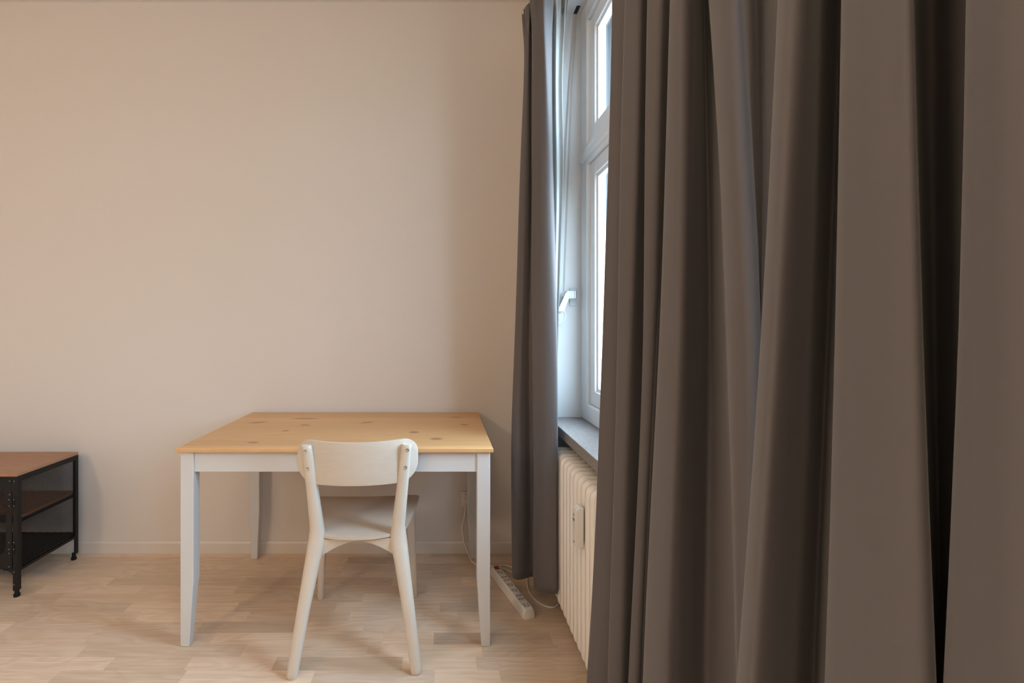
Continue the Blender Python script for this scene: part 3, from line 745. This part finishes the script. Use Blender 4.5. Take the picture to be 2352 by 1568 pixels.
# ------------------------------------------------------------------ power strip, cables and wall socket
pa = Vector((.258, 2.352, 0)); pb = Vector((.362, 1.985, 0)); pd = (pb-pa); plen = pd.length; ang = math.atan2(pd.y, pd.x)
strip = thing('power_strip', 'white eight-way power strip with red switch on the floor by the curtain', 'power strip', tuple((pa+pb)/2 + Vector((0,0,.0002))), ang)
hl = plen/2; hw = .0265; hh = .040
prof = [(-hw,.003),(-hw+.003,0),(hw-.003,0),(hw,.003),(hw-.001,.018),(hw-.005,hh-.004),(hw-.010,hh),(-hw+.010,hh),(-hw+.005,hh-.004),(-hw+.001,.018)]
R = []
for x, sc in ((-hl,.62),(-hl+.004,.78),(-hl+.012,.92),(-hl+.022,1.0),(hl-.014,1.0),(hl-.006,.97),(hl-.001,.90),(hl,.84)):
    R.append([(x, p[0]*sc, (p[1] if sc == 1 else (p[1]*lerp(.9, 1, (sc-.6)/.4) if p[1] > .01 else p[1]))) for p in prof])
part('housing', MB().rings(R), M['plastic'], strip, smooth=True, angle=35)
part('switch_frame', MB().box(-hl+.020, -hl+.044, -.0115, .0115, hh-.002, hh+.0006), M['hole'], strip)
part('switch', MB().prism([(-hl+.022,hh+.0004),(-hl+.042,hh+.0004),(-hl+.042,hh+.0035),(-hl+.032,hh+.0015),(-hl+.022,hh+.0045)], 'y', -.0095, .0095), M['red'], strip)
for i, (x, big) in enumerate(((.072,1),(.113,0),(.138,0),(.178,1),(.222,1),(.262,0),(.289,0),(.333,1))):
    x = -hl + x * plen/.362
    if big:
        so = part('socket', MB().lathe((x,0,hh+.0002), (0,0,1), [(.0165,0),(.0172,.0012),(.0165,.0016),(.0155,.0004),(.0152,-.0)], 24), M['plastic'], strip, smooth=True, angle=30)
        part('well', MB().lathe((x,0,hh+.0001), (0,0,1), [(.0152,0),(.0152,.0005),(.001,.0005)], 24), M['inset'], so)
        for s_ in (-1, 1): part('pin_hole', MB().lathe((x + s_*.0067, s_*.0067, hh+.0004), (0,0,1), [(.0026,0),(.0026,.0005)], 10), M['hole'], so)
        for s_ in (-1, 1): part('earth_clip', MB().box(x-.002+s_*.010, x+.002+s_*.010, -.002-s_*.010, .002-s_*.010, hh+.0004, hh+.0022), M['steel'], so)
    else:
        P = [(x + .0085*math.cos(a), .0150*math.sin(a)) for a in [i_*math.pi/10 for i_ in range(20)]]
        so = part('socket', MB().prism(P, 'z', hh-.001, hh+.0007), M['inset'], strip)
        for s_ in (-1, 1): part('pin_hole', MB().lathe((x, s_*.0085, hh+.0006), (0,0,1), [(.0026,0),(.0026,.0005)], 10), M['hole'], so)
def cable(name, pts, r_, label):
    P = catmull([Vector(p) for p in pts], 8)
    o = part(name, MB().tube(P, r_, 8), M['plastic'], None, smooth=True, angle=60); return tag(o, label, 'cable')
def fl(px, py, r_=.0036): y = Y_floor(py); return (X_of(px, y), y, r_)
cable('power_cable', [tuple(pa + Vector((.004, .0065, .012))), tuple(pa + Vector((.012, .038, .009))), fl(1158,1302.5,.0115), fl(1175,1306,.009), fl(1200,1310), fl(1210,1325), fl(1211,1345), fl(1218,1366), fl(1234,1383), fl(1252,1393), fl(1268,1396.5), fl(1278,1393), fl(1286,1385), (.545, 2.17, .0036),
      (.555, 2.26, .0036), (.51, 2.335, .0036), (.44, 2.345, .0036), fl(1195,1318.5), fl(1172,1314), fl(1150,1304.5), fl(1130,1301), fl(1110,1302), (.165, 2.440, .0045), (.146, 2.452, .03), (.120, 2.475, .085), (.108, 2.505, .155), (.120, 2.515, .20), (.128, 2.528, .262)], .0036,
      'white cable looping from the power strip under the curtain to the wall socket')
soc = thing('wall_socket', 'white double wall socket low on the wall behind the desk leg', 'socket', (.146, YB, .285))
part('frame', MB().box(-.0405, .0405, -.010, -.0002, -.0405, .0405), M['plastic'], soc, bevel=.002)
part('insert', MB().box(-.0275, .0275, -.013, -.010, -.0275, .0275), M['plastic'], soc, bevel=.001)
part('pin_hole', MB().lathe((-.0195, -.0131, .0), (0,-1,0), [(.0026,0),(.0026,.0004)], 10), M['hole'], soc)
part('plug', MB().lathe((-.005,-.0135,-.004), (0,-1,0), [(.016,0),(.016,.012),(.010,.022),(.006,.027)], 16), M['plastic'], soc, smooth=True, angle=40)

# ------------------------------------------------------------------ ceiling lamp of the room and an added fill lamp (behind the camera)
for pos, watt, lab in ((LAMP_POS, LAMP_W, 'warm pendant ceiling lamp above the low cabinet side of the room'), (FILL_POS, FILL_W, 'added warm fill lamp, unseen, brightening the wall pier and curtain fronts')):
    lamp = thing('ceiling_and_fill_lamp', lab, 'lamp', (pos[0], pos[1], ZC))
    dz = pos[2] - ZC
    part('rose', MB().lathe((0,0,-.0004), (0,0,-1), [(.05,0),(.05,.02),(.01,.03)], 20), M['plastic'], lamp, smooth=True, angle=40)
    part('cord', MB().cyl((0,0,-.03),(0,0,dz+.14),.003,8), M['plastic'], lamp)
    part('bulb_holder', MB().lathe((0,0,dz+.15), (0,0,-1), [(.012,0),(.03,.01),(.03,.03),(.012,.032)], 16), M['plastic'], lamp, smooth=True, angle=40)
    l = bpy.data.lights.new('lamp_bulb', 'POINT'); l.energy = watt; l.color = LAMP_COL; l.shadow_soft_size = .17
    lo = bpy.data.objects.new('lamp_bulb', l); COL.objects.link(lo); lo.parent = lamp; lo.location = (0, 0, dz)
